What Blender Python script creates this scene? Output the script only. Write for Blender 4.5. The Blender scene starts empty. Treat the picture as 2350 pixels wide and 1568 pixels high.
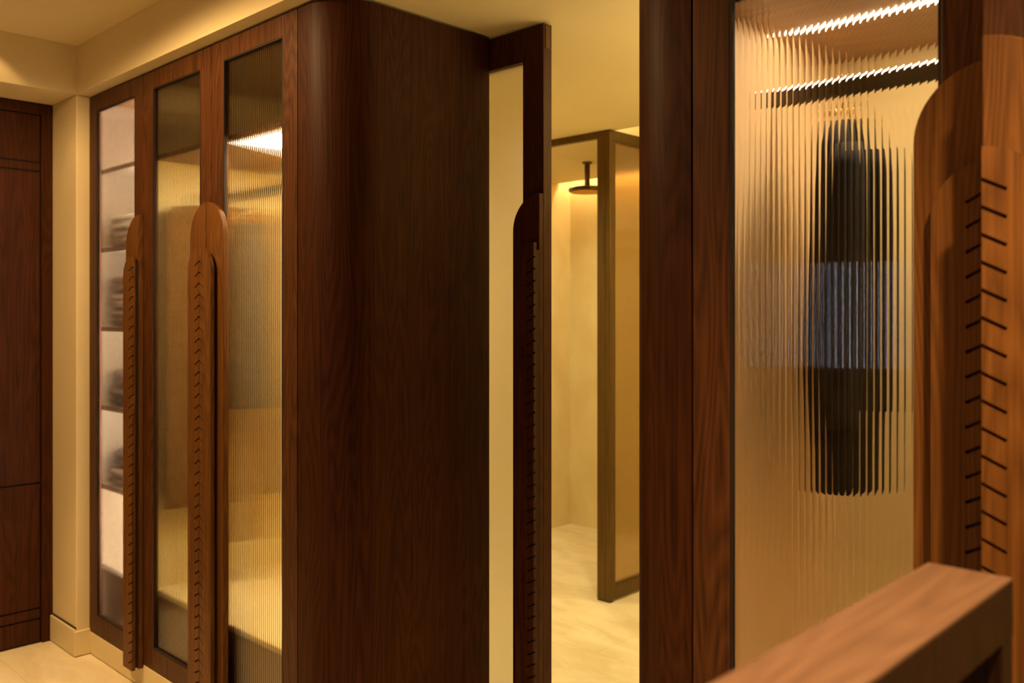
import bpy, bmesh, math, random
from mathutils import Vector, Matrix
random.seed(7)
C = bpy.context.scene.collection
PI = math.pi

# ------------------------------------------------------------------ camera, world, lights, exposure
sc = bpy.context.scene
cd = bpy.data.cameras.new('camera'); cam = bpy.data.objects.new('camera', cd); C.objects.link(cam)
CAMZ = 1.446
cam.location = (0, 0, CAMZ)
cam.rotation_euler = (PI/2, 0, math.asin(.695))
cd.sensor_fit = 'HORIZONTAL'; cd.sensor_width = 36
cd.lens = 2046/2350*36
cd.shift_y = -59/2350
cd.clip_start = .02
cd.dof.use_dof = True; cd.dof.focus_distance = 2.3; cd.dof.aperture_fstop = 3.6
sc.camera = cam

w = bpy.data.worlds.new('world'); sc.world = w; w.use_nodes = True
w.node_tree.nodes['Background'].inputs[0].default_value = (1, .62, .28, 1)
w.node_tree.nodes['Background'].inputs[1].default_value = .02

sc.view_settings.view_transform = 'Standard'; sc.view_settings.look = 'None'
sc.view_settings.gamma = 1; sc.view_settings.use_curve_mapping = False
sc.view_settings.exposure = 0.0

WARM = (1, .635, .27)
BATH = (1, .86, .46)
def spot(name, loc, power, target=None, angle=110, blend=.8, size=.05, col=WARM):
    l = bpy.data.lights.new(name, 'SPOT'); l.energy = power; l.color = col
    l.spot_size = math.radians(angle); l.spot_blend = blend; l.shadow_soft_size = size
    o = bpy.data.objects.new(name, l); C.objects.link(o); o.location = loc
    d = Vector(target or (loc[0], loc[1], 0)) - Vector(loc)
    o.rotation_euler = d.to_track_quat('-Z', 'Y').to_euler()
    return o
H1, H2 = 2.385, 2.59
spot('room_downlight', (-3.30, .50, H2-.02), 12, angle=125, blend=.5)
spot('room_downlight', (-3.50, .72, H2-.02), 150, angle=54, blend=.6)
spot('room_downlight', (-3.86, 1.08, H2-.015), 1.8, angle=98, blend=.25, size=.02)
spot('room_downlight', (-2.75, .56, H2-.02), 115, angle=172, blend=.25)
spot('room_downlight', (.20, .56, H2-.02), 285, angle=125, blend=.6)
spot('bathroom_downlight', (-2.2, 2.95, H1-.02), 50, angle=150, col=BATH)
spot('bathroom_downlight', (-3.45, 2.9, H1-.02), 42, angle=150, col=BATH)
spot('bathroom_downlight', (-1.5, 4.1, 2.43), 55, angle=150, col=BATH)
spot('shower_downlight', (-3.5, 4.0, 2.33), 28, angle=150, col=BATH)
def strip_light(name, loc, rot, sx, sy, power):
    al = bpy.data.lights.new(name, 'AREA'); al.shape = 'RECTANGLE'; al.size = sx; al.size_y = sy; al.energy = power; al.color = BATH
    ao = bpy.data.objects.new(name, al); C.objects.link(ao); ao.location = loc; ao.rotation_euler = rot
strip_light('added_bathroom_uplight', (-.80, 3.4, 2.03), (PI, math.radians(-25), 0), .08, 1.9, 36)  # added unseen uplight that brightens the bathroom ceiling
strip_light('ceiling_recess_strip', (-1.85, 3.68, 2.40), (PI, 0, 0), 1.7, .05, 5)

# ------------------------------------------------------------------ materials
def newmat(name):
    m = bpy.data.materials.new(name); m.use_nodes = True
    nt = m.node_tree; b = nt.nodes['Principled BSDF']
    return m, nt, b
def plain(name, col, rough=.6, metal=0, spec=.4):
    m, nt, b = newmat(name)
    b.inputs['Base Color'].default_value = (*col, 1)
    b.inputs['Roughness'].default_value = rough
    b.inputs['Metallic'].default_value = metal
    b.inputs['Specular IOR Level'].default_value = spec
    return m
def mottled(name, c1, c2, scale=6, rough=.7, bump=.0, detail=6, stretch=(1, 1, 1), metal=0, spec=.4, bscale=None):
    m, nt, b = newmat(name); N = nt.nodes; L = nt.links
    tc = N.new('ShaderNodeTexCoord'); mp = N.new('ShaderNodeMapping'); mp.inputs['Scale'].default_value = stretch
    L.new(tc.outputs['Object'], mp.inputs['Vector'])
    n = N.new('ShaderNodeTexNoise'); n.inputs['Scale'].default_value = scale; n.inputs['Detail'].default_value = detail
    L.new(mp.outputs[0], n.inputs['Vector'])
    r = N.new('ShaderNodeValToRGB'); r.color_ramp.elements[0].position = .35; r.color_ramp.elements[1].position = .68
    r.color_ramp.elements[0].color = (*c1, 1); r.color_ramp.elements[1].color = (*c2, 1)
    L.new(n.outputs['Fac'], r.inputs[0]); L.new(r.outputs[0], b.inputs['Base Color'])
    b.inputs['Roughness'].default_value = rough; b.inputs['Metallic'].default_value = metal
    b.inputs['Specular IOR Level'].default_value = spec
    if bump:
        n2 = N.new('ShaderNodeTexNoise'); n2.inputs['Scale'].default_value = bscale or scale*8; n2.inputs['Detail'].default_value = 4
        L.new(mp.outputs[0], n2.inputs['Vector'])
        bp = N.new('ShaderNodeBump'); bp.inputs['Strength'].default_value = bump; bp.inputs['Distance'].default_value = .002
        L.new(n2.outputs['Fac'], bp.inputs['Height']); L.new(bp.outputs[0], b.inputs['Normal'])
    return m
def wood(name, dark, light, axis='z', rough=.45, contrast=1.0, spec=.16):
    """stained oak: broad cathedral figure, growth-ring lines and fine pores, all along one axis"""
    m, nt, b = newmat(name); N = nt.nodes; L = nt.links
    tc = N.new('ShaderNodeTexCoord')
    def mapped(across, along):
        mp = N.new('ShaderNodeMapping'); s = [across]*3; s['xyz'.index(axis)] = along
        mp.inputs['Scale'].default_value = s; L.new(tc.outputs['Object'], mp.inputs['Vector']); return mp
    def noise(mp, detail, rough_=.55):
        n = N.new('ShaderNodeTexNoise'); n.inputs['Scale'].default_value = 1; n.inputs['Detail'].default_value = detail
        n.inputs['Roughness'].default_value = rough_
        L.new(mp.outputs[0], n.inputs['Vector']); return n
    broad = noise(mapped(5.5, .55), 2)
    mu = N.new('ShaderNodeMath'); mu.operation = 'MULTIPLY'; mu.inputs[1].default_value = 64
    L.new(broad.outputs['Fac'], mu.inputs[0])
    fr = N.new('ShaderNodeMath'); fr.operation = 'PINGPONG'; fr.inputs[1].default_value = 1
    L.new(mu.outputs[0], fr.inputs[0])
    streak = noise(mapped(105, 1.4), 4)
    pores = noise(mapped(420, 7), 3, .7)
    a1 = N.new('ShaderNodeMath'); a1.operation = 'MULTIPLY'; a1.inputs[1].default_value = .26
    L.new(fr.outputs[0], a1.inputs[0])
    a2 = N.new('ShaderNodeMath'); a2.operation = 'MULTIPLY_ADD'; a2.inputs[1].default_value = .75
    L.new(streak.outputs['Fac'], a2.inputs[0]); L.new(a1.outputs[0], a2.inputs[2])
    a3 = N.new('ShaderNodeMath'); a3.operation = 'MULTIPLY_ADD'; a3.inputs[1].default_value = .55
    L.new(pores.outputs['Fac'], a3.inputs[0]); L.new(a2.outputs[0], a3.inputs[2])
    r = N.new('ShaderNodeValToRGB')
    r.color_ramp.elements[0].position = .80 - .28*contrast; r.color_ramp.elements[1].position = .80 + .28*contrast
    r.color_ramp.elements[0].color = (*dark, 1); r.color_ramp.elements[1].color = (*light, 1)
    L.new(a3.outputs[0], r.inputs[0]); L.new(r.outputs[0], b.inputs['Base Color'])
    b.inputs['Roughness'].default_value = rough; b.inputs['Specular IOR Level'].default_value = spec
    bp = N.new('ShaderNodeBump'); bp.inputs['Strength'].default_value = .25; bp.inputs['Distance'].default_value = .001
    L.new(a3.outputs[0], bp.inputs['Height']); L.new(bp.outputs[0], b.inputs['Normal'])
    return m
def emit(name, col, strength):
    m = bpy.data.materials.new(name); m.use_nodes = True; nt = m.node_tree
    nt.nodes.remove(nt.nodes['Principled BSDF']); e = nt.nodes.new('ShaderNodeEmission')
    e.inputs[0].default_value = (*col, 1); e.inputs[1].default_value = strength
    nt.links.new(e.outputs[0], nt.nodes['Material Output'].inputs[0]); return m
def glass(name, col, rough=0.0, ior=1.5):
    m, nt, b = newmat(name)
    b.inputs['Base Color'].default_value = (*col, 1); b.inputs['Roughness'].default_value = rough
    b.inputs['IOR'].default_value = ior; b.inputs['Transmission Weight'].default_value = 1
    return m

M = {}
M['wall'] = mottled('painted_plaster', (.76, .63, .38), (.80, .67, .41), 2.2, .75, .06, bscale=60)
M['ceiling'] = mottled('painted_ceiling', (.75, .63, .37), (.78, .66, .40), 1.6, .8)
M['plinth'] = plain('plinth_paint', (.74, .62, .37), .5)
M['gap'] = plain('shadow_strip_dark', (.03, .018, .01), .8)
M['wood'] = wood('dark_stained_oak', (.033, .0105, .0034), (.105, .037, .0115))
M['wood_side'] = wood('dark_stained_oak_shaded', (.022, .0062, .0021), (.064, .0195, .0062), contrast=1.15, rough=.5, spec=.08)  # same oak darkened; the end panels' shade is put into the colour
M['wood_door'] = wood('red_brown_oak', (.025, .0062, .002), (.072, .020, .0064), contrast=1.1)
M['wood_grip'] = wood('carved_oak', (.062, .0225, .0055), (.17, .068, .0165), contrast=1.25)
M['wood_rail_lit'] = wood('rail_wood_lit', (.115, .062, .040), (.175, .098, .064), axis='y', rough=.4, contrast=1.3)  # lighter railing wood; the sheen of the top is put into the colour
M['wood_rail_shaded'] = wood('rail_wood_shaded', (.008, .0028, .0012), (.024, .008, .003), spec=.1)  # railing wood darkened; shade on its sides is put into the colour
M['groove'] = plain('groove_dark', (.012, .004, .002), .7)
M['cream'] = plain('cream_laminate', (.82, .69, .38), .55)
M['tan'] = plain('tan_laminate', (.82, .61, .38), .55)
M['linen'] = plain('pale_linen_laminate', (.86, .77, .66), .55)
M['drawer'] = wood('drawer_oak', (.10, .045, .02), (.20, .095, .045))
M['shelf'] = wood('shelf_oak', (.22, .11, .055), (.36, .20, .11), axis='x', rough=.35)
M['shelf_edge'] = plain('shelf_dark_edge', (.12, .055, .022), .5)
M['rod'] = plain('dark_rail_metal', (.06, .042, .03), .22, .8)
M['bronze'] = mottled('brushed_bronze', (.10, .062, .022), (.15, .095, .036), 3, .34, 0, stretch=(60, 60, 1), metal=.85)
M['bronze_dark'] = plain('dark_bronze', (.10, .06, .03), .35, .85)
M['brass'] = plain('brass', (.75, .5, .2), .25, 1)
M['reed'] = glass('reeded_glass', (.97, .94, .88), 0)
M['reed_bronze'] = glass('bronze_reeded_glass', (.64, .48, .24), .01)
M['frost'] = glass('frosted_glass', (.96, .93, .86), .55)
M['led'] = emit('led_strip', (1, .76, .45), 112)
M['rail_highlight'] = emit('rail_highlight', (1, .80, .60), 5)  # emission stands in for a highlight on the hanging rail
M['led_hi'] = emit('led_panel', (1, .78, .44), 34)
M['led_shelf'] = emit('led_shelf_strip', (1, .85, .66), 1500)
M['cove'] = emit('cove_strip', (1, .68, .30), 60)
M['window'] = emit('evening_window', (.72, .82, 1), 18)
M['black'] = mottled('black_wool', (.010, .008, .007), (.018, .014, .012), 40, .9, .3)
M['brown'] = mottled('brown_wool', (.165, .086, .025), (.21, .112, .034), 30, .95, .3)
M['olive'] = mottled('olive_cloth', (.30, .18, .055), (.38, .235, .075), 30, .95, .3)
M['charcoal'] = mottled('charcoal_wool', (.03, .024, .018), (.05, .04, .03), 30, .95, .3)
M['taupe'] = mottled('taupe_knit', (.26, .17, .11), (.36, .25, .17), 60, .95, .3)
M['mocha'] = mottled('mocha_knit', (.14, .08, .05), (.20, .12, .075), 60, .95, .3)
M['espresso'] = mottled('espresso_knit', (.035, .020, .012), (.06, .035, .02), 60, .95, .3)
M['sand'] = mottled('sand_knit', (.52, .40, .28), (.60, .48, .35), 60, .95, .3)

# stone with faint joints
def stone(name, c1, c2, joint, tile=(1.2, .6), rough=.45, off=(0, 0)):
    m, nt, b = newmat(name); N = nt.nodes; L = nt.links
    tc = N.new('ShaderNodeTexCoord'); mp = N.new('ShaderNodeMapping'); mp.inputs['Scale'].default_value = (1, 2.2, 1)
    mp.inputs['Rotation'].default_value = (0, 0, .5)
    L.new(tc.outputs['Object'], mp.inputs['Vector'])
    n = N.new('ShaderNodeTexNoise'); n.inputs['Scale'].default_value = 2.4; n.inputs['Detail'].default_value = 9; n.inputs['Distortion'].default_value = 1.2
    n.inputs['Roughness'].default_value = .62
    L.new(mp.outputs[0], n.inputs['Vector'])
    r = N.new('ShaderNodeValToRGB'); r.color_ramp.elements[0].position = .34; r.color_ramp.elements[1].position = .62
    r.color_ramp.elements[0].color = (*c1, 1); r.color_ramp.elements[1].color = (*c2, 1)
    L.new(n.outputs['Fac'], r.inputs[0])
    bk = N.new('ShaderNodeTexBrick'); bk.inputs['Scale'].default_value = 1
    bk.inputs['Brick Width'].default_value = tile[0]; bk.inputs['Row Height'].default_value = tile[1]
    bk.inputs['Mortar Size'].default_value = .0015; bk.inputs['Mortar Smooth'].default_value = .2
    bk.inputs['Color1'].default_value = bk.inputs['Color2'].default_value = (1, 1, 1, 1); bk.inputs['Mortar'].default_value = (*joint, 1)
    mp2 = N.new('ShaderNodeMapping'); mp2.inputs['Location'].default_value = (off[0], off[1], 0)
    L.new(tc.outputs['Object'], mp2.inputs['Vector']); L.new(mp2.outputs[0], bk.inputs['Vector'])
    mx = N.new('ShaderNodeMix'); mx.data_type = 'RGBA'; mx.blend_type = 'MULTIPLY'; mx.inputs['Factor'].default_value = 1
    L.new(r.outputs[0], mx.inputs['A']); L.new(bk.outputs['Color'], mx.inputs['B']); L.new(mx.outputs['Result'], b.inputs['Base Color'])
    b.inputs['Roughness'].default_value = rough
    return m
M['floor'] = stone('pale_travertine', (.66, .55, .35), (.80, .70, .50), (.80, .74, .66))
M['shower'] = mottled('shower_microcement', (.73, .60, .33), (.80, .69, .42), 5, .6, .1, stretch=(1, 1, .8))

# ------------------------------------------------------------------ mesh helpers (world coordinates; the object's frame is subtracted)
def link(name, bm, mat, parent=None, origin=(0, 0, 0), smooth=False, bevel=0, recalc=True):
    if recalc: bmesh.ops.recalc_face_normals(bm, faces=bm.faces)
    me = bpy.data.meshes.new(name)
    for v in bm.verts: v.co -= Vector(origin)
    bm.to_mesh(me); bm.free()
    o = bpy.data.objects.new(name, me); C.objects.link(o)
    mats = mat if isinstance(mat, (list, tuple)) else [mat]
    for x in mats: me.materials.append(x)
    if parent is not None: o.parent = parent
    else: o.location = origin
    if smooth:
        for p in me.polygons: p.use_smooth = True
    if bevel:
        bv = o.modifiers.new('bevel', 'BEVEL'); bv.width = bevel; bv.segments = 2; bv.limit_method = 'ANGLE'
    return o
def box(bm, x0, x1, y0, y1, z0, z1, mi=0):
    vs = [bm.verts.new(p) for p in ((x0, y0, z0), (x1, y0, z0), (x1, y1, z0), (x0, y1, z0), (x0, y0, z1), (x1, y0, z1), (x1, y1, z1), (x0, y1, z1))]
    for f in ((0, 3, 2, 1), (4, 5, 6, 7), (0, 1, 5, 4), (1, 2, 6, 5), (2, 3, 7, 6), (3, 0, 4, 7)):
        bm.faces.new([vs[i] for i in f]).material_index = mi
def boxes(*bs):
    bm = bmesh.new()
    for b in bs: box(bm, *b)
    return bm
def prism(bm, pts, d0, d1, plane='xz'):
    """extrude a polygon given in a plane along the third axis from d0 to d1"""
    def P(a, b, d): return (a, d, b) if plane == 'xz' else ((a, b, d) if plane == 'xy' else (d, a, b))
    lo = [bm.verts.new(P(a, b, d0)) for a, b in pts]; hi = [bm.verts.new(P(a, b, d1)) for a, b in pts]
    bm.faces.new(lo); bm.faces.new(hi[::-1]); n = len(pts)
    for i in range(n): bm.faces.new((lo[i], hi[i], hi[(i+1) % n], lo[(i+1) % n]))
def lathe(bm, prof, c, seg=32, axis='z'):
    rings = []
    for r, h in prof:
        ring = []
        for k in range(seg):
            a = 2*PI*k/seg
            p = (c[0]+r*math.cos(a), c[1]+r*math.sin(a), c[2]+h) if axis == 'z' else (c[0]+h, c[1]+r*math.cos(a), c[2]+r*math.sin(a))
            ring.append(bm.verts.new(p))
        rings.append(ring)
    for a, b in zip(rings, rings[1:]):
        for k in range(seg): bm.faces.new((a[k], a[(k+1) % seg], b[(k+1) % seg], b[k]))
    bm.faces.new(rings[0][::-1]); bm.faces.new(rings[-1])
def tube(bm, pts, r, seg=10):
    pts = [Vector(p) for p in pts]; rings = []
    for i, p in enumerate(pts):
        t = (pts[min(i+1, len(pts)-1)] - pts[max(i-1, 0)]).normalized()
        up = Vector((1, 0, 0)) if abs(t.x) < .9 else Vector((0, 0, 1))
        a = t.cross(up).normalized(); b = t.cross(a)
        rings.append([bm.verts.new(p + r*(math.cos(2*PI*k/seg)*a + math.sin(2*PI*k/seg)*b)) for k in range(seg)])
    for q, s in zip(rings, rings[1:]):
        for k in range(seg): bm.faces.new((q[k], q[(k+1) % seg], s[(k+1) % seg], s[k]))
    bm.faces.new(rings[0][::-1]); bm.faces.new(rings[-1])

def struct(name, bm, mat, parent=None, **k):
    o = link(name, bm, mat, parent, **k)
    if parent is None: o['kind'] = 'structure'
    return o
def thing(name, label, cat, loc, group=None):
    o = bpy.data.objects.new(name, None); C.objects.link(o); o.location = loc; o.empty_display_size = .1
    o['label'] = label; o['category'] = cat
    if group: o['group'] = group
    return o
def tag(o, label, cat, group=None):
    o['label'] = label; o['category'] = cat
    if group: o['group'] = group
    return o

# ------------------------------------------------------------------ plan (x along the wardrobe fronts, y away into the bathroom)
YF = 1.487                       # wardrobe fronts
YW = 1.435                       # wall and soffit face
YB = 2.106                       # line of the sliding door
XL = -3.955                      # left end of the wardrobes
D1, D2, D3, DE = -3.955, -3.415, -2.875, -2.340
XC, XR = -2.136, -1.150          # passage between the two wardrobe runs
R1, R2, R3 = -.951, -.411, .129
ZB, ZT = .100, 2.378             # door bottom / top

# ------------------------------------------------------------------ setting
struct('floor', boxes((-4.6, 2.4, -2.4, 5.0, -.1, 0)), M['floor'])
struct('ceiling', boxes((XL, 2.4, -2.4, YW, H2, H2+.12)), M['ceiling'])
# lower ceiling over wardrobes, passage and bathroom; its front edge is the soffit face
struct('ceiling_lower', boxes((-4.6, 2.4, YW, 3.61, H1, H2+.12), (-2.79, 2.4, 3.61, 5.0, 2.45, H2+.12)), M['ceiling'])
struct('trim_bulkhead', boxes((-4.6, XL, -2.4, YW, H1, H2+.12)), M['ceiling'])
struct('ceiling_shower', boxes((-4.6, -2.79, 3.594, 4.62, 2.352, H2+.10), (-4.6, -2.79, 4.62, 5.0, 2.46, H2+.10)), M['ceiling'])
struct('wall_left', boxes((-4.6, -4.26, -2.4, YW, 0, H1)), M['wall'])
struct('wall_pillar', boxes((-4.6, XL-.004, YW, 2.15, 0, H1)), M['wall'], bevel=.004)
struct('wall_pocket', boxes((-4.6, -2.76, 2.19, 2.27, 0, H1)), M['wall'])
struct('wall_bathroom_left', boxes((-4.6, -4.017, 2.27, 3.56, 0, H1)), M['wall'])
struct('wall_shower_left', boxes((-4.6, -4.017, 3.56, 4.74, 0, 2.46)), M['shower'])
struct('wall_shower_back', boxes((-4.6, -2.72, 4.74, 5.0, 0, 2.46)), M['shower'])
struct('wall_bathroom_back', boxes((-2.72, 2.4, 4.74, 5.0, 0, 2.45)), M['shower'])
struct('wall_bathroom_right', boxes((-.7, -.6, 2.25, 4.74, 0, H1)), M['wall'])
struct('trim_added_ledge', boxes((-.90, -.70, 2.25, 4.74, 1.96, 2.0), (-.90, -.885, 2.25, 4.74, 2.0, 2.04)), M['wall'])  # made-up unseen ledge that houses the added uplight
struct('wall_bathroom_front', boxes((XR, 2.4, 2.15, 2.25, 0, H1)), M['wall'])
struct('wall_right', boxes((2.2, 2.4, -2.4, YW, 0, H2)), M['wood_side'])
struct('wall_front', boxes((.155, 2.4, YW, 2.15, 0, H1)), M['wall'])
# wall behind the viewer with a small window
WX0, WX1, WZ0, WZ1 = -2.34, -2.22, 1.10, 1.80
# panelled in the same dark oak
struct('wall_back', boxes((-4.6, WX0, -2.4, -2.2, 0, H2), (WX1, 2.4, -2.4, -2.2, 0, H2), (WX0, WX1, -2.4, -2.2, 0, WZ0), (WX0, WX1, -2.4, -2.2, WZ1, H2)), M['wood_side'])
win = struct('window_1', boxes((WX0, WX0+.02, -2.34, -2.2, WZ0, WZ1), (WX1-.02, WX1, -2.34, -2.2, WZ0, WZ1), (WX0+.02, WX1-.02, -2.34, -2.2, WZ0, WZ0+.03), (WX0+.02, WX1-.02, -2.34, -2.2, WZ1-.03, WZ1)), M['wood'])
link('pane', boxes((WX0+.02, WX1-.02, -2.31, -2.30, WZ0+.03, WZ1-.03)), M['window'], win)
# baseboards and plinth
def baseb(name, x0, x1, y0, y1, h):
    return struct(name, boxes((x0, x1, y0, y1, 0.004, h)), M['plinth'], bevel=.002)
baseb('baseboard_pillar', -4.26, XL, YW-.012, YW, .115)
baseb('baseboard_pillar_return', XL-.004, XL+.010, YW-.012, YF+.012, .108)
baseb('baseboard_wardrobe', XL+.010, DE, YF, YF+.018, ZB-.004)
struct('trim_shadow_strip', boxes((-4.26, XL-.002, YW-.004, YW, .115, .122)), M['gap'])  # solid dark strip; shade above the baseboard is put into its colour

# dark flush door in the end wall
dy0, dy1 = .50, 1.389
d = struct('door_1', boxes((-4.262, -4.232, dy1, YW-.001, 0, 2.378), (-4.262, -4.232, dy0-.046, dy0, 0, 2.378), (-4.262, -4.232, dy0, dy1, 2.335, 2.378)), M['wood_door'], bevel=.0015)
zs = [(.008, .104), (.112, .150), (.158, .702), (.712, 2.078), (2.086, 2.118), (2.126, 2.330)]
bm = boxes(*[(-4.262, -4.240, dy0+.004, dy1-.005, a, b) for a, b in zs])
link('door_leaf', bm, M['wood_door'], d, bevel=.002)
link('leaf_backing', boxes((-4.262, -4.248, dy0, dy1, .004, 2.335)), M['groove'], d)

# ------------------------------------------------------------------ carved half handles, reeded panes, framed doors
def half_arch(xc, sgn, hw, z0, top, n=14):
    pts = [(xc, z0), (xc, top)]
    for k in range(1, n+1):
        a = PI/2*k/n
        pts.append((xc + sgn*hw*math.sin(a), top - hw + hw*math.cos(a)))
    pts.append((xc + sgn*hw, z0))
    return pts
PITCH = .0377
def grip_mesh(xc, sgn, y0, z0):
    """raised grip: half arch with chevron cuts let into its face from the closing edge (real cuts)"""
    bm = bmesh.new(); prism(bm, half_arch(xc, sgn, .080, z0, 1.677), y0, y0+.014)
    bmesh.ops.recalc_face_normals(bm, faces=bm.faces)
    me = bpy.data.meshes.new('grip'); bm.to_mesh(me); bm.free()
    o = bpy.data.objects.new('grip', me); C.objects.link(o)
    cb = bmesh.new(); z = 1.632
    while z > z0 + .03:
        a = (xc - sgn*.004, z + .0022); e = (xc + sgn*.030, z - .0155); th = .0052
        L_ = math.hypot(e[0]-a[0], e[1]-a[1]); nx, nz = -(e[1]-a[1])/L_*th/2, (e[0]-a[0])/L_*th/2
        pts = [(a[0]+nx, a[1]+nz), (a[0]-nx, a[1]-nz), (e[0]-nx, e[1]-nz), (e[0]+nx, e[1]+nz)]
        prism(cb, pts, y0-.004, y0+.0075); z -= PITCH
    bmesh.ops.recalc_face_normals(cb, faces=cb.faces)
    cm = bpy.data.meshes.new('cut'); cb.to_mesh(cm); cb.free()
    co = bpy.data.objects.new('cut', cm); C.objects.link(co)
    md = o.modifiers.new('b', 'BOOLEAN'); md.object = co; md.operation = 'DIFFERENCE'; md.solver = 'EXACT'
    dg = bpy.context.evaluated_depsgraph_get(); dg.update()
    out = bpy.data.meshes.new_from_object(o.evaluated_get(dg))
    bpy.data.objects.remove(co); bpy.data.objects.remove(o); bpy.data.meshes.remove(cm); bpy.data.meshes.remove(me)
    b2 = bmesh.new(); b2.from_mesh(out); bpy.data.meshes.remove(out)
    return b2
def add_handle(door, xc, sgn, z0=.0, depth=0.0, mat='wood_grip'):
    """door-local coordinates: front face of the door at y = 0, z measured from the floor"""
    bm = bmesh.new(); prism(bm, half_arch(xc, sgn, .116, z0, 1.835), -.020-depth, -.0005-depth)
    link('handle_plate', bm, M[mat], door, bevel=.002)
    bm = grip_mesh(xc, sgn, -.046-depth, z0)
    g = link('handle_grip', bm, M[mat], door, recalc=False)
    bm = bmesh.new(); prism(bm, half_arch(xc, sgn, .062, z0+.01, 1.655), -.032-depth, -.020-depth)
    link('grip_stem', bm, M['groove'], door)  # near-black stem; the undercut's shade is put into its colour
    return g
def reeded(x0, x1, y, z0, z1, t=.006, pitch=.012, sag=.0006, seg=12, ex=3.0):
    """glass slab whose front carries concave flutes with crisp cusps between them"""
    bm = bmesh.new(); n = max(1, round((x1-x0)/pitch)); p = (x1-x0)/n; prof = []
    for i in range(n):
        for k in range(seg):
            s = k/seg; prof.append((x0+p*(i+s), y + sag*(1-abs(2*s-1)**ex), k == 0))
    prof.append((x1, y, True))
    ft = [bm.verts.new((a, b, z1)) for a, b, c in prof]; fb = [bm.verts.new((a, b, z0)) for a, b, c in prof]
    bt = [bm.verts.new((a, y+t, z1)) for a, b, c in prof]; bb = [bm.verts.new((a, y+t, z0)) for a, b, c in prof]
    for i in range(len(prof)-1):
        f = bm.faces.new((fb[i], fb[i+1], ft[i+1], ft[i])); f.smooth = True
        f = bm.faces.new((bb[i+1], bb[i], bt[i], bt[i+1]))
        bm.faces.new((ft[i], ft[i+1], bt[i+1], bt[i])); bm.faces.new((fb[i+1], fb[i], bb[i], bb[i+1]))
    bm.faces.new((fb[0], ft[0], bt[0], bb[0])); bm.faces.new((ft[-1], fb[-1], bb[-1], bt[-1]))
    for i, (a, b, c) in enumerate(prof):
        if c:
            e = bm.edges.get((ft[i], fb[i]))
            if e: e.smooth = False
    for v in ft+fb:
        for e in v.link_edges:
            if len(e.link_faces) == 2 and (not e.link_faces[0].smooth or not e.link_faces[1].smooth): e.smooth = False
    return bm
STILE = .080
def wardrobe_door(parent, ploc, x0, x1, handle=None, ang=0, hinge='L', label=None, mat='wood', fr=.0015):
    """framed reeded door; origin on the floor below its hinge edge, front at y = 0"""
    gap = .0015; wdt = x1-x0-2*gap; T = .024
    hx = x0+gap if hinge == 'L' else x1-gap
    X0 = 0 if hinge == 'L' else -wdt; X1 = X0+wdt
    z0, z1 = ZB, ZT
    bm = boxes((X0, X0+STILE, 0, T, z0, z1), (X1-STILE, X1, 0, T, z0, z1),
               (X0+STILE, X1-STILE, 0, T, z1-STILE+.012, z1), (X0+STILE, X1-STILE, 0, T, z0, z0+STILE))
    o = link('door', bm, M[mat], parent, bevel=.0015)
    o.location = Vector((hx, YF, 0)) - Vector(ploc); o.rotation_euler.z = ang
    if label: o['label'] = label
    a, b = X0+STILE, X1-STILE; c, e = z0+STILE, z1-STILE+.012
    link('glass_pane', reeded(a, b, .010, c, e), M['reed'], o, recalc=True)
    bd = .005
    link('glazing_bead', boxes((a, a+bd, .0005, .0095, c, e), (b-bd, b, .0005, .0095, c, e), (a+bd, b-bd, .0005, .0095, e-bd, e), (a+bd, b-bd, .0005, .0095, c, c+bd)), M['groove'], o)
    if handle == 'L': add_handle(o, X0, 1, .085)
    if handle == 'R': add_handle(o, X1, -1, .085)
    return o
def end_panel(parent, ploc, xa, xside, r=.15, yback=2.100):
    """front filler that turns a rounded corner into the side panel (s = +1: side faces +x)"""
    s = 1 if xside > xa else -1; th = .020
    out = [(xa, YF), (xside - s*r, YF)]
    inn = [(xa, YF+th), (xside - s*r, YF+th)]
    for k in range(1, 17):
        a = PI/2*k/16
        out.append((xside - s*r + s*r*math.sin(a), YF + r - r*math.cos(a)))
        inn.append((xside - s*r + s*(r-th)*math.sin(a), YF + r - (r-th)*math.cos(a)))
    out.append((xside, yback)); inn.append((xside - s*th, yback))
    bm = bmesh.new(); prism(bm, out + inn[::-1], .0, ZT, 'xy')
    o = link('end_panel', bm, M['wood_side'], parent)
    o.location = -Vector(ploc)
    for p in o.data.polygons:
        if abs(p.normal.z) < .5: p.use_smooth = True
    md = o.modifiers.new('es', 'EDGE_SPLIT'); md.split_angle = math.radians(30)
    return o
def part(name, bm, mat, parent, ploc, **k):
    o = link(name, bm, mat, parent, **k); o.location = -Vector(ploc); return o

TP = .009                         # half thickness of a carcass board
def carcass(parent, ploc, x0, x1, mat, back):
    for xa, xb in ((x0, x0+2*TP), (x1-2*TP, x1)):
        part('side_panel', boxes((xa, xb, YF+.026, 2.085, .0, ZT)), M[mat], parent, ploc)
    part('back_panel', boxes((x0, x1, 2.085, 2.100, .0, ZT)), M[back], parent, ploc)
    part('top_panel', boxes((x0+2*TP, x1-2*TP, YF+.03, 2.085, ZT-.018, ZT)), M['shelf'], parent, ploc)
def base_unit(parent, ploc, x0, x1, top_mat, n):
    """drawer base: board on top, one drawer front per bay"""
    a, b = x0+2*TP, x1-2*TP
    part('base_top', boxes((a, b, YF+.045, 2.085, .367, .385)), M[top_mat], parent, ploc)
    part('plinth_board', boxes((a, b, YF+.05, YF+.068, 0, .10)), M['drawer'], parent, ploc)
    for k in range(n):
        l_ = a + (b-a)*k/n; r_ = a + (b-a)*(k+1)/n
        dr = part('drawer', boxes((l_+.002, r_-.002, YF+.046, YF+.064, .104, .362), (l_+.012, r_-.012, YF+.064, 2.04, .12, .33)), M['drawer'], parent, ploc)

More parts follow.
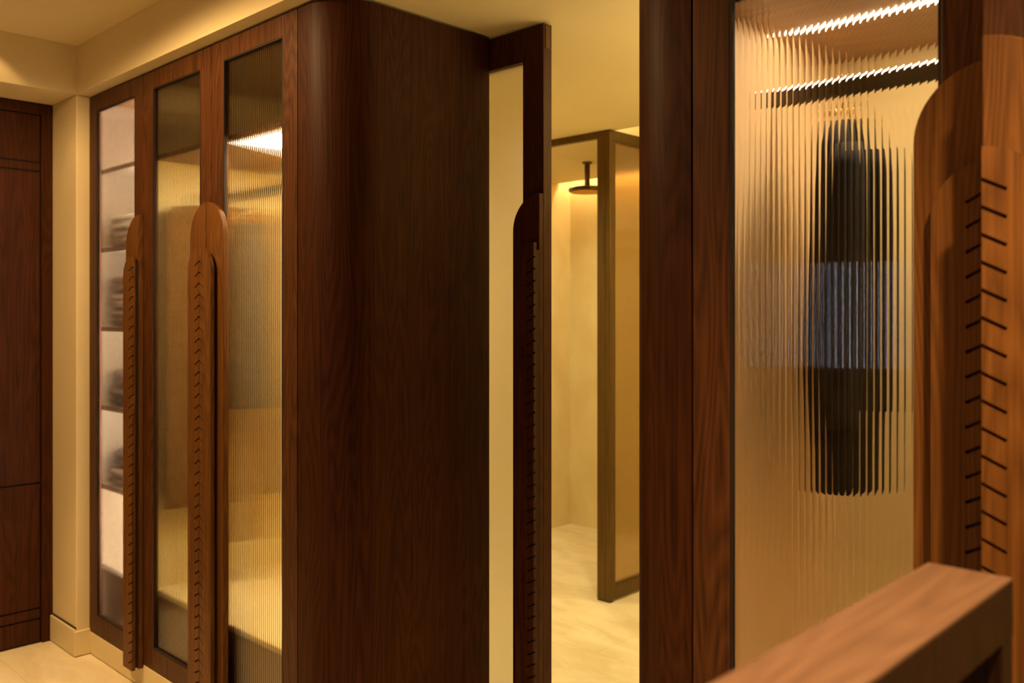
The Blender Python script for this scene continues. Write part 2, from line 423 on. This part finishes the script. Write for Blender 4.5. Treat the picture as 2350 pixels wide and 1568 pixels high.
# ------------------------------------------------------------------ left wardrobes
L1 = (-3.685, YF, 0)
wa = thing('wardrobe', 'narrow single-door reeded glass wardrobe of lit shelves beside the pale pillar', 'wardrobe', L1, 'dark oak reeded glass wardrobes')
carcass(wa, L1, D1+.002, D2, 'linen', 'linen')
base_unit(wa, L1, D1+.002, D2, 'linen', 1)
SH = [2.05, 1.715, 1.38, 1.045, .71]
for z in SH:
    s = part('shelf', boxes((D1+.022, D2-.020, YF+.045, 2.083, z, z+.018, 0), (D1+.022, D2-.020, YF+.038, YF+.045, z, z+.018, 1)), [M['linen'], M['shelf_edge']], wa, L1)
# upright light strip on the side panel behind the handle stile
part('light_strip', boxes(*[(D2-.0215, D2-.0185, YF+.028, YF+.036, .40 + .13*k, .40 + .13*k + .125) for k in range(15)]), M['led_shelf'], wa, L1)
wardrobe_door(wa, L1, D1, D2, handle='R', hinge='L')

L2 = (-2.776, YF, 0)
wb = thing('wardrobe', 'two-door reeded glass wardrobe with rounded end panel at the left of the passage', 'wardrobe', L2, 'dark oak reeded glass wardrobes')
carcass(wb, L2, D2, DE, 'cream', 'cream')
base_unit(wb, L2, D2, DE, 'cream', 2)
def top_shelf(wd, ploc, a, b, led, la, lb, ly, lw=.009):
    s = part('shelf', boxes((a+.019, b-.019, YF+.055, 2.083, 2.05, 2.068, 0), (a+.019, b-.019, YF+.050, YF+.055, 2.05, 2.068, 1)), [M['shelf'], M['shelf_edge']], wd, ploc)
    link('light_strip', boxes((la, lb, ly-lw, ly+lw, 2.0485, 2.0498)), M[led], s)
    # flat oval rail
    bm = bmesh.new(); pr = []
    for k in range(20):
        t = 2*PI*k/20; pr.append((1.79 + .010*math.cos(t), 1.916 + .008*math.sin(t) + (.012 if math.sin(t) > 0 else -.012)))
    prism(bm, pr, a+.019, b-.019, 'yz')
    hr = part('hanging_rail', bm, M['rod'], wd, ploc)
    if led == 'led': link('rail_highlight_strip', boxes((a+.03, b-.03, 1.7782, 1.7800, 1.9285, 1.9325)), M['rail_highlight'], hr)  # glowing strip drawn as the bright highlight along the rail
top_shelf(wb, L2, D2, DE, 'led_hi', -2.86, DE-.03, 1.81, .235)
wardrobe_door(wb, L2, D2, D3, handle='R', hinge='L')
wardrobe_door(wb, L2, D3, DE, handle='L', hinge='R')
end_panel(wb, L2, DE+.003, XC)

# ------------------------------------------------------------------ right wardrobe, right leaf ajar
L3 = (-.41, YF, 0)
wc = thing('wardrobe', 'near two-door reeded glass wardrobe right of the passage with its outer door ajar', 'wardrobe', L3, 'dark oak reeded glass wardrobes')
carcass(wc, L3, R1-.004, R3+.02, 'tan', 'cream')
base_unit(wc, L3, R1-.004, R3+.02, 'cream', 2)
top_shelf(wc, L3, R1-.004, R3+.02, 'led', R1+.05, R3-.05, 1.79)
wardrobe_door(wc, L3, R1, R2, handle='R', hinge='L')
wardrobe_door(wc, L3, R2, R3, handle='L', hinge='R', ang=math.radians(13.5), label='dark oak reeded glass door standing ajar')
end_panel(wc, L3, R1-.003, XR)
struct('baseboard_right', boxes((R1-.003, R3+.02, YF, YF+.018, .004, ZB-.004)), M['plinth'], bevel=.002)

# ------------------------------------------------------------------ sliding door into the bathroom
SX1, SX0 = -1.897, -2.72
ds = struct('door_2', boxes((SX0, SX0+.09, 0, .04, .012, 2.378), (SX1-.09, SX1, 0, .04, .012, 2.378), (SX0+.09, SX1-.09, 0, .04, 2.270, 2.378), (SX0+.09, SX1-.09, 0, .04, .012, .11)), M['wood_door'], bevel=.0015)
ds.location = (0, YB, 0)
link('glass_pane', boxes((SX0+.09, SX1-.09, .016, .024, .11, 2.270)), M['frost'], ds)
add_handle(ds, SX1, -1, .085, mat='wood_door')
link('top_bracket', boxes((SX1-.0005, SX1+.002, .010, .030, 2.300, 2.372)), M['bronze_dark'], ds)

# ------------------------------------------------------------------ shower
SCX, SCY = -2.760, 3.563
ss = thing('shower_screen', 'bronze framed shower screen with amber reeded side glass, beyond the sliding door', 'shower screen', (SCX, SCY, 0))
sl = (SCX, SCY, 0)
part('post', boxes((SCX-.082, SCX-.030, SCY, SCY+.030, .012, H1-.002), (SCX-.030, SCX, SCY, SCY+.048, .012, H1-.002)), M['bronze'], ss, sl, bevel=.002)
part('header_bar', boxes((-4.015, SCX-.082, SCY+.002, SCY+.03, H1-.036, H1-.002)), M['bronze'], ss, sl, bevel=.001)
part('top_rail', boxes((SCX-.03, SCX, SCY+.048, 4.738, H1-.048, H1-.002)), M['bronze'], ss, sl, bevel=.001)
part('bottom_rail', boxes((SCX-.03, SCX, SCY+.048, 4.738, .012, .080)), M['bronze'], ss, sl, bevel=.001)
part('glazing_channel', boxes((SCX-.004, SCX+.001, SCY+.049, 4.70, .0805, .094)), M['bronze_dark'], ss, sl)
bm = reeded(0, 1.12, 0, .080, H1-.048, pitch=.012, sag=.0014)
bmesh.ops.rotate(bm, cent=(0, 0, 0), matrix=Matrix.Rotation(PI/2, 3, 'Z'), verts=bm.verts)
bmesh.ops.translate(bm, vec=(SCX-.010, SCY+.045, 0), verts=bm.verts)
part('glazing_channel', boxes((SCX-.004, SCX+.001, SCY+.049, 4.70, H1-.063, H1-.0485)), M['bronze_dark'], ss, sl)
part('glass_pane', bm, M['reed_bronze'], ss, sl)
part('post_foot', boxes((SCX-.080, SCX-.001, SCY+.001, SCY+.028, 0, .012)), M['bronze_dark'], ss, sl)

hx, hy = -3.336, 4.09
sh = thing('rain_shower', 'round dark bronze rain shower head hanging from the ceiling on a short arm', 'shower head', (hx, hy, 2.17))
hl = (hx, hy, 2.17)
bm = bmesh.new(); lathe(bm, [(.104, 2.176), (.110, 2.180), (.110, 2.196), (.100, 2.202), (.03, 2.204), (.022, 2.215)], (hx, hy, 0), 48)
part('spray_plate', bm, M['bronze_dark'], sh, hl, smooth=False)
bm = bmesh.new()
for ring in range(1, 7):
    for k in range(6*ring):
        a = 2*PI*k/(6*ring); r = ring*.0145
        lathe(bm, [(.0045, 2.170), (.0055, 2.1765)], (hx+r*math.cos(a), hy+r*math.sin(a), 0), 6)
part('nozzles', bm, M['brass'], sh, hl)
bm = bmesh.new(); lathe(bm, [(.0165, 2.214), (.0165, 2.345)], (hx, hy, 0), 20); part('arm', bm, M['bronze_dark'], sh, hl, smooth=False)
bm = bmesh.new(); lathe(bm, [(.028, 2.343), (.030, 2.347), (.030, 2.3515)], (hx, hy, 0), 24); part('ceiling_flange', bm, M['bronze_dark'], sh, hl)
cv = struct('trim_cove_light', boxes((-4.01, -2.73, 4.66, 4.68, 2.452, 2.459)), M['cove'])

# ------------------------------------------------------------------ hanging clothes
def ring_body(bm, secs, cx, cy, seg=28):
    """loft of rounded sections: (z, half thickness x, half width y, shift y, wobble)"""
    rings = []
    for z, hx_, hy_, sh_, wob in secs:
        ring = []
        for k in range(seg):
            a = 2*PI*k/seg; c, s = math.cos(a), math.sin(a)
            e = .75
            X = hx_*math.copysign(abs(c)**e, c)*(1 + wob*math.sin(5*a+1.3)); Y = hy_*math.copysign(abs(s)**e, s)
            ring.append(bm.verts.new((cx+X+wob*.01*math.sin(9*a), cy+sh_+Y, z)))
        rings.append(ring)
    for p, q in zip(rings, rings[1:]):
        for k in range(seg): bm.faces.new((p[k], p[(k+1) % seg], q[(k+1) % seg], q[k]))
    bm.faces.new(rings[0][::-1]); bm.faces.new(rings[-1])
def hanger(x, y, zs, label, hw=.19, mat='brass'):
    loc = (x, y, 1.96)
    h = thing('clothes_hanger', label, 'hanger', loc, 'clothes hangers')
    bm = bmesh.new(); tube(bm, [(x, y-hw, zs-.3*hw), (x, y-hw*.5, zs-.1*hw), (x, y, zs+.012), (x, y+hw*.5, zs-.1*hw), (x, y+hw, zs-.3*hw)], .006, 10)
    part('shoulder_bar', bm, M[mat], h, loc, smooth=True)
    bm = bmesh.new(); pts = [(x, y, zs+.01), (x, y, 1.90)]
    for k in range(0, 11):
        a = -PI/2*1.0 + PI*1.35*k/10
        pts.append((x, y + .021*math.cos(a), 1.9175 + .0245*math.sin(a)))
    pts = [(x, y, zs+.01)] + pts[2:]
    tube(bm, pts, .0022, 8)
    part('hook', bm, M[mat], h, loc, smooth=True)
    return h
def jacket(x, y, zs, hem, hw, mat, label, name='jacket', cat='jacket', th=.045, sleeve_end=None):
    loc = (x, y, hem); g = thing(name, label, cat, loc, 'hanging clothes')
    L_ = zs-hem
    secs = [(zs+.030, .018, .050, 0, 0), (zs+.012, .026, .062, 0, 0), (zs-.012, .034, hw*.50, 0, .0), (zs-.040, .040, hw*.80, 0, .02), (zs-.070, th, hw*.96, 0, .03),
            (zs-.13, th*1.12, hw*.93, 0, .05), (zs-.24, th*1.15, hw*.88, 0, .08), (zs-.40*L_/.75, th*1.0, hw*.86, 0, .1), (hem+.18*L_, th*1.1, hw*.93, .004, .12), (hem+.02, th*1.18, hw*.98, .006, .15), (hem, th*1.1, hw*.97, .006, .15)]
    bm = bmesh.new(); ring_body(bm, secs, x, y); part('body', bm, M[mat], g, loc, smooth=True)
    bm = bmesh.new(); pts = []
    prism(bm, [(y-.055, zs+.035), (y-.02, zs+.045), (y+.03, zs+.045), (y+.058, zs+.03), (y+.05, zs+.005), (y-.05, zs+.0)], x-.030, x+.030, 'yz')
    part('collar', bm, M[mat], g, loc, bevel=.006)
    if sleeve_end is not None:
        for s in (-1, 1):
            bm = bmesh.new(); se = sleeve_end
            sy = y + s*hw*.80
            ring_body(bm, [(zs-.055, .030, .030, 0, 0), (zs-.10, .046, .048, s*.018, .03), (zs-.22, .044, .044, s*.030, .06), (zs-.36, .038, .038, s*.034, .08), (se+.02, .034, .034, s*.03, .05), (se, .033, .033, s*.03, .05)], x+.035, sy, 16)
            part('sleeve', bm, M[mat], g, loc, smooth=True)
    return g
hanger(-.78, 1.79, 1.868, 'brass hanger in the near wardrobe, hooked on its rail above the black jacket', .06)
bk_loc = (-.78, 1.80, 1.09)
bk = thing('jacket', 'long black jacket hanging alone behind the near reeded glass door', 'jacket', bk_loc, 'hanging clothes')
bm = bmesh.new()
ring_body(bm, [(1.845, .016, .020, -.01, 0), (1.825, .022, .055, -.008, 0), (1.79, .034, .082, -.006, .02), (1.70, .044, .096, -.002, .04), (1.56, .050, .112, 0, .06), (1.42, .054, .136, .004, .08), (1.33, .054, .142, .006, .1),
               (1.24, .050, .122, .008, .12), (1.16, .046, .102, .012, .13), (1.12, .046, .096, .012, .14), (1.09, .045, .095, .012, .15)], -.78, 1.80)
part('body', bm, M['black'], bk, bk_loc, smooth=True)
for o_, dr, se in ((-.075, -.034, 1.225), (.032, .020, 1.25)):
    bm = bmesh.new()
    ring_body(bm, [(1.785, .024, .022, 0, 0), (1.74, .038, .034, dr*.3, .03), (1.62, .040, .040, dr*.6, .06), (1.46, .036, .040, dr*.9, .08), (se+.03, .033, .038, dr, .05), (se, .031, .036, dr, .05)], -.745, 1.80+o_, 16)
    part('sleeve', bm, M['black'], bk, bk_loc, smooth=True)

# long garment cover at the far end of the left rail
hanger(-3.345, 1.79, 1.908, 'hanger nearest the shelved wardrobe, carrying the long brown garment cover', .05)
gl = (-3.345, 1.79, .70)
gc = thing('garment_cover', 'long brown garment cover filling the view behind the middle left glass door', 'garment cover', gl, 'hanging clothes')
bm = bmesh.new()
ring_body(bm, [(1.888, .012, .060, 0, 0), (1.882, .020, .14, 0, 0), (1.868, .026, .22, 0, .02), (1.84, .030, .248, 0, .03), (1.6, .032, .252, 0, .04), (1.2, .034, .252, 0, .05), (.80, .034, .254, 0, .06), (.705, .034, .254, 0, .06), (.70, .030, .25, 0, .06)], -3.345, 1.795)
part('body', bm, M['brown'], gc, gl, smooth=True)
part('zip', boxes((-3.3105, -3.3065, 1.70, 1.704, .75, 1.82)), M['brass'], gc, gl)
hanger(-3.13, 1.79, 1.845, 'hanger carrying the charcoal jacket behind the third reeded door', .05)
jacket(-3.13, 1.785, 1.76, 1.09, .080, 'charcoal', 'charcoal jacket blurred behind the third reeded door from the pillar')
hanger(-3.235, 1.79, 1.835, 'hanger between the garment cover and the charcoal jacket, carrying the olive dress', .05)
jacket(-3.235, 1.80, 1.74, .56, .085, 'olive', 'long olive dress hanging between the brown garment cover and charcoal jacket', 'dress', 'dress', .035)

# ------------------------------------------------------------------ folded clothes on the lit shelves
def folded(x, y, z, wx, wy, h, mat, label):
    bm = bmesh.new(); seg = 36; rings = []
    lv = [(-.02, .84), (.10, .95), (.28, 1.0), (.44, .985), (.50, .955), (.56, .985), (.74, 1.0), (.90, .95), (1.0, .84)]
    for t, s in lv:
        ring = []
        for k in range(seg):
            a = 2*PI*k/seg; c, q = math.cos(a), math.sin(a)
            ring.append(bm.verts.new((x + s*wx/2*math.copysign(abs(c)**.35, c), y + s*wy/2*math.copysign(abs(q)**.35, q), z + h*max(t, 0) + (.002*math.sin(3*a) if 0 < t < 1 else 0))))
        rings.append(ring)
    for p, q in zip(rings, rings[1:]):
        for k in range(seg): bm.faces.new((p[k], p[(k+1) % seg], q[(k+1) % seg], q[k]))
    bm.faces.new(rings[0][::-1]); bm.faces.new(rings[-1])
    o = link('folded_sweater', bm, M[mat], None, origin=(x, y, z), smooth=True)
    return tag(o, label, 'sweater', 'folded sweaters on the lit shelves')
FX, FY = -3.685, 1.748
rows = [(1.733, [('taupe', .07, 'lower of two'), ('sand', .065, 'upper of two')], 'second shelf'),
        (1.398, [('mocha', .075, 'lowest of three'), ('taupe', .07, 'middle of three'), ('mocha', .068, 'topmost of three')], 'middle shelf'),
        (1.063, [('espresso', .08, 'lower of two'), ('mocha', .078, 'upper of two')], 'fourth shelf'),
        (.728, [('mocha', .08, 'lower of two'), ('espresso', .075, 'upper of two')], 'lowest shelf')]
for z, items, where in rows:
    zz = z+.0005
    for mat, h, pos in items:
        nm = {'taupe': 'taupe', 'sand': 'pale sand', 'mocha': 'mocha brown', 'espresso': 'espresso brown'}[mat]
        folded(FX + random.uniform(-.01, .01), FY + random.uniform(-.008, .008), zz, .43, .43, h, mat, f'{nm} folded sweater, {pos} on {where} of the narrow wardrobe')
        zz += h+.0005

# ------------------------------------------------------------------ wooden rail in the foreground
zr = 1.165
def at(px, py, z):
    d_ = (CAMZ-z)*2046/(py-725); lat = (px-1175)/2046*d_
    return (.719*lat-.695*d_, .695*lat+.719*d_)
xa, ya = at(2130, 1290, zr); xb, yb = at(2325, 1327, zr)
ye = (ya+yb)/2
rl = (xa, ye, 0)
ra = thing('railing', 'blurred brown wooden railing with a flat top in the near right corner', 'railing', rl)
part('top_rail', boxes((xa, xb, -.35, ye, zr-.062, zr-.003)), M['wood_rail_shaded'], ra, rl, bevel=.0015)
part('lit_top_face', boxes((xa+.001, xb-.001, -.349, ye-.001, zr-.003, zr)), M['wood_rail_lit'], ra, rl)  # thin cap carrying the painted sheen of the railing's top
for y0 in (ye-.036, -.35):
    part('post', boxes((xa+.006, xb-.001, y0, y0+.0355, 0, zr-.0625)), M['wood_rail_shaded'], ra, rl, bevel=.0015)
part('bottom_rail', boxes((xa+.012, xb-.007, -.3145, ye-.0365, .08, .12)), M['wood_rail_shaded'], ra, rl, bevel=.0015)
